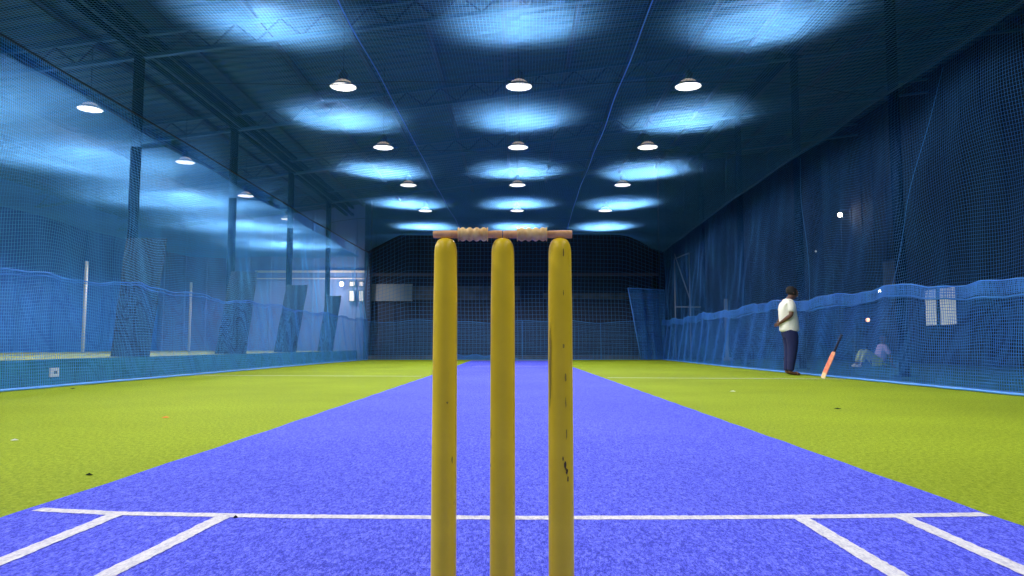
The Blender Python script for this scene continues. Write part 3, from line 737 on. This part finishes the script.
def sitting():
    D = 19.0; X = lat(878,367,D)
    root = empty('person', (X, D, 0), 'person in lavender shirt and pale green trousers sitting on the floor beyond the right net', 'person')
    k = D/F
    body = [[(0,0,.13,.10), (.03,0,.30,.09), (.10,0,.50,.09), (.14,0,.60,(.06,.07)), (.15,0,.65,(.05,.05)), (.14,0,.71,(.07,.075)), (.135,0,.76,(.085,.09)), (.14,0,.82,(.06,.07))]]
    for s in (-1,1):
        body.append([(0,0,.13,.10), (-.06,.09*s,.13,.075), (-.22,.12*s,.30,.072), (-.38,.13*s,.43,.056), (-.44,.13*s,.28,.052), (-.50,.13*s,.10,.036), (-.51,.13*s,.05,.036), (-.60,.135*s,.035,.028)])
        body.append([(.10,0,.50,.09), (.10,.16*s,.53,.056), (.19,.22*s,.34,.042), (.24,.22*s,.10,.028)])
        hand(body, (.24,.22*s,.10), (.5,0,-.8), (-.8,-.5*s,0), .4)
    body.append([(.135,0,.76,(.085,.09)), (.055,0,.745,.018)])
    for s in (-1,1): body.append([(.135,0,.76,(.085,.09)), (.15,.085*s,.755,.016)])
    skin('body', body, M['skin'], root)
    skin('hair', [[(.14,0,.835,(.07,.08)), (.18,0,.79,(.07,.085)), (.19,0,.74,(.055,.07))]], M['hair'], root)
    sh = [[(.02,0,.14,(.15,.18)), (.04,0,.30,(.15,.15)), (.10,0,.50,(.14,.13)), (.135,0,.585,(.07,.08))]]
    for s in (-1,1): sh.append([(.10,0,.50,(.14,.13)), (.10,.16*s,.53,.072), (.15,.20*s,.42,.062), (.185,.22*s,.33,.056)])
    skin('shirt', sh, M['lav'], root, label='lavender shirt')
    tr = [[(.02,0,.16,(.15,.18)), (.0,0,.13,(.14,.17))]]
    for s in (-1,1): tr.append([(.0,0,.13,(.14,.17)), (-.06,.09*s,.14,.105), (-.22,.12*s,.30,.088), (-.38,.13*s,.43,.072), (-.44,.13*s,.28,.064), (-.49,.13*s,.13,.056)])
    skin('trousers', tr, M['lime'], root, label='pale green trousers')
    for s in (-1,1): skin('shoe', [[(-.49,.13*s,.055,.052), (-.56,.133*s,.050,.046), (-.63,.137*s,.040,.036)]], M['shoe'], root)
sitting()

# ------------------------------------------------------------------ scraps on the turf
def scrap(px, py, r, m, label, cat='scrap', flat=.5):
    D = EYE/-tn(py); x = lat(px,py,D); bm = bmesh.new(); n_ = 9; c = bm.verts.new((0,0,.012*flat*2)); ring = [bm.verts.new((r*random.uniform(.6,1.2)*math.cos(2*math.pi*i/n_), r*random.uniform(.6,1.2)*math.sin(2*math.pi*i/n_), .004)) for i in range(n_)]
    for i in range(n_): bm.faces.new((c,ring[i],ring[(i+1)%n_]))
    bmesh.ops.solidify(bm, geom=bm.faces[:], thickness=.003)
    o = obj('litter_scrap', bm, M[m]); o.location = (x,D,0); tag(o, label, cat)
scrap(165,418,.030,'orange','small orange scrap lying on the green turf at left')
scrap(88,476,.014,'pole','dark scrap on the green turf near the left edge of the pitch')
scrap(72,389,.035,'pole','dark speck on the green turf close to the left net')
scrap(235,519,.010,'pole','dark speck on the blue pitch just below the popping crease')
scrap(837,409,.035,'pole','dark speck on the green turf right of the pitch')
scrap(13,441,.022,'white','tiny white scrap on the green turf at the far left')
scrap(733,391.5,.04,'white','tiny white scrap on the green turf right of the pitch')

# ------------------------------------------------------------------ world, camera, colour
wd = bpy.data.worlds.new('World'); S.world = wd; wd.use_nodes = True
bg = wd.node_tree.nodes['Background']; bg.inputs[0].default_value = (.10,.35,.75,1); bg.inputs[1].default_value = .02
cd = bpy.data.cameras.new('Camera'); cam = bpy.data.objects.new('Camera', cd); COL.objects.link(cam); S.camera = cam
cd.sensor_width = 36; cd.lens = 36*F/1024; cam.location = (0,0,EYE); cam.rotation_euler = (R(90)+TH, 0, math.atan(3/F)); cd.clip_end = 200; cd.clip_start = .05
vs = S.view_settings; vs.view_transform = 'Standard'; vs.look = 'None'; vs.exposure = 0.0; vs.gamma = 1; vs.use_curve_mapping = False
S.cycles.use_denoising = True; S.cycles.max_bounces = 8; S.cycles.diffuse_bounces = 4; S.cycles.sample_clamp_indirect = 4
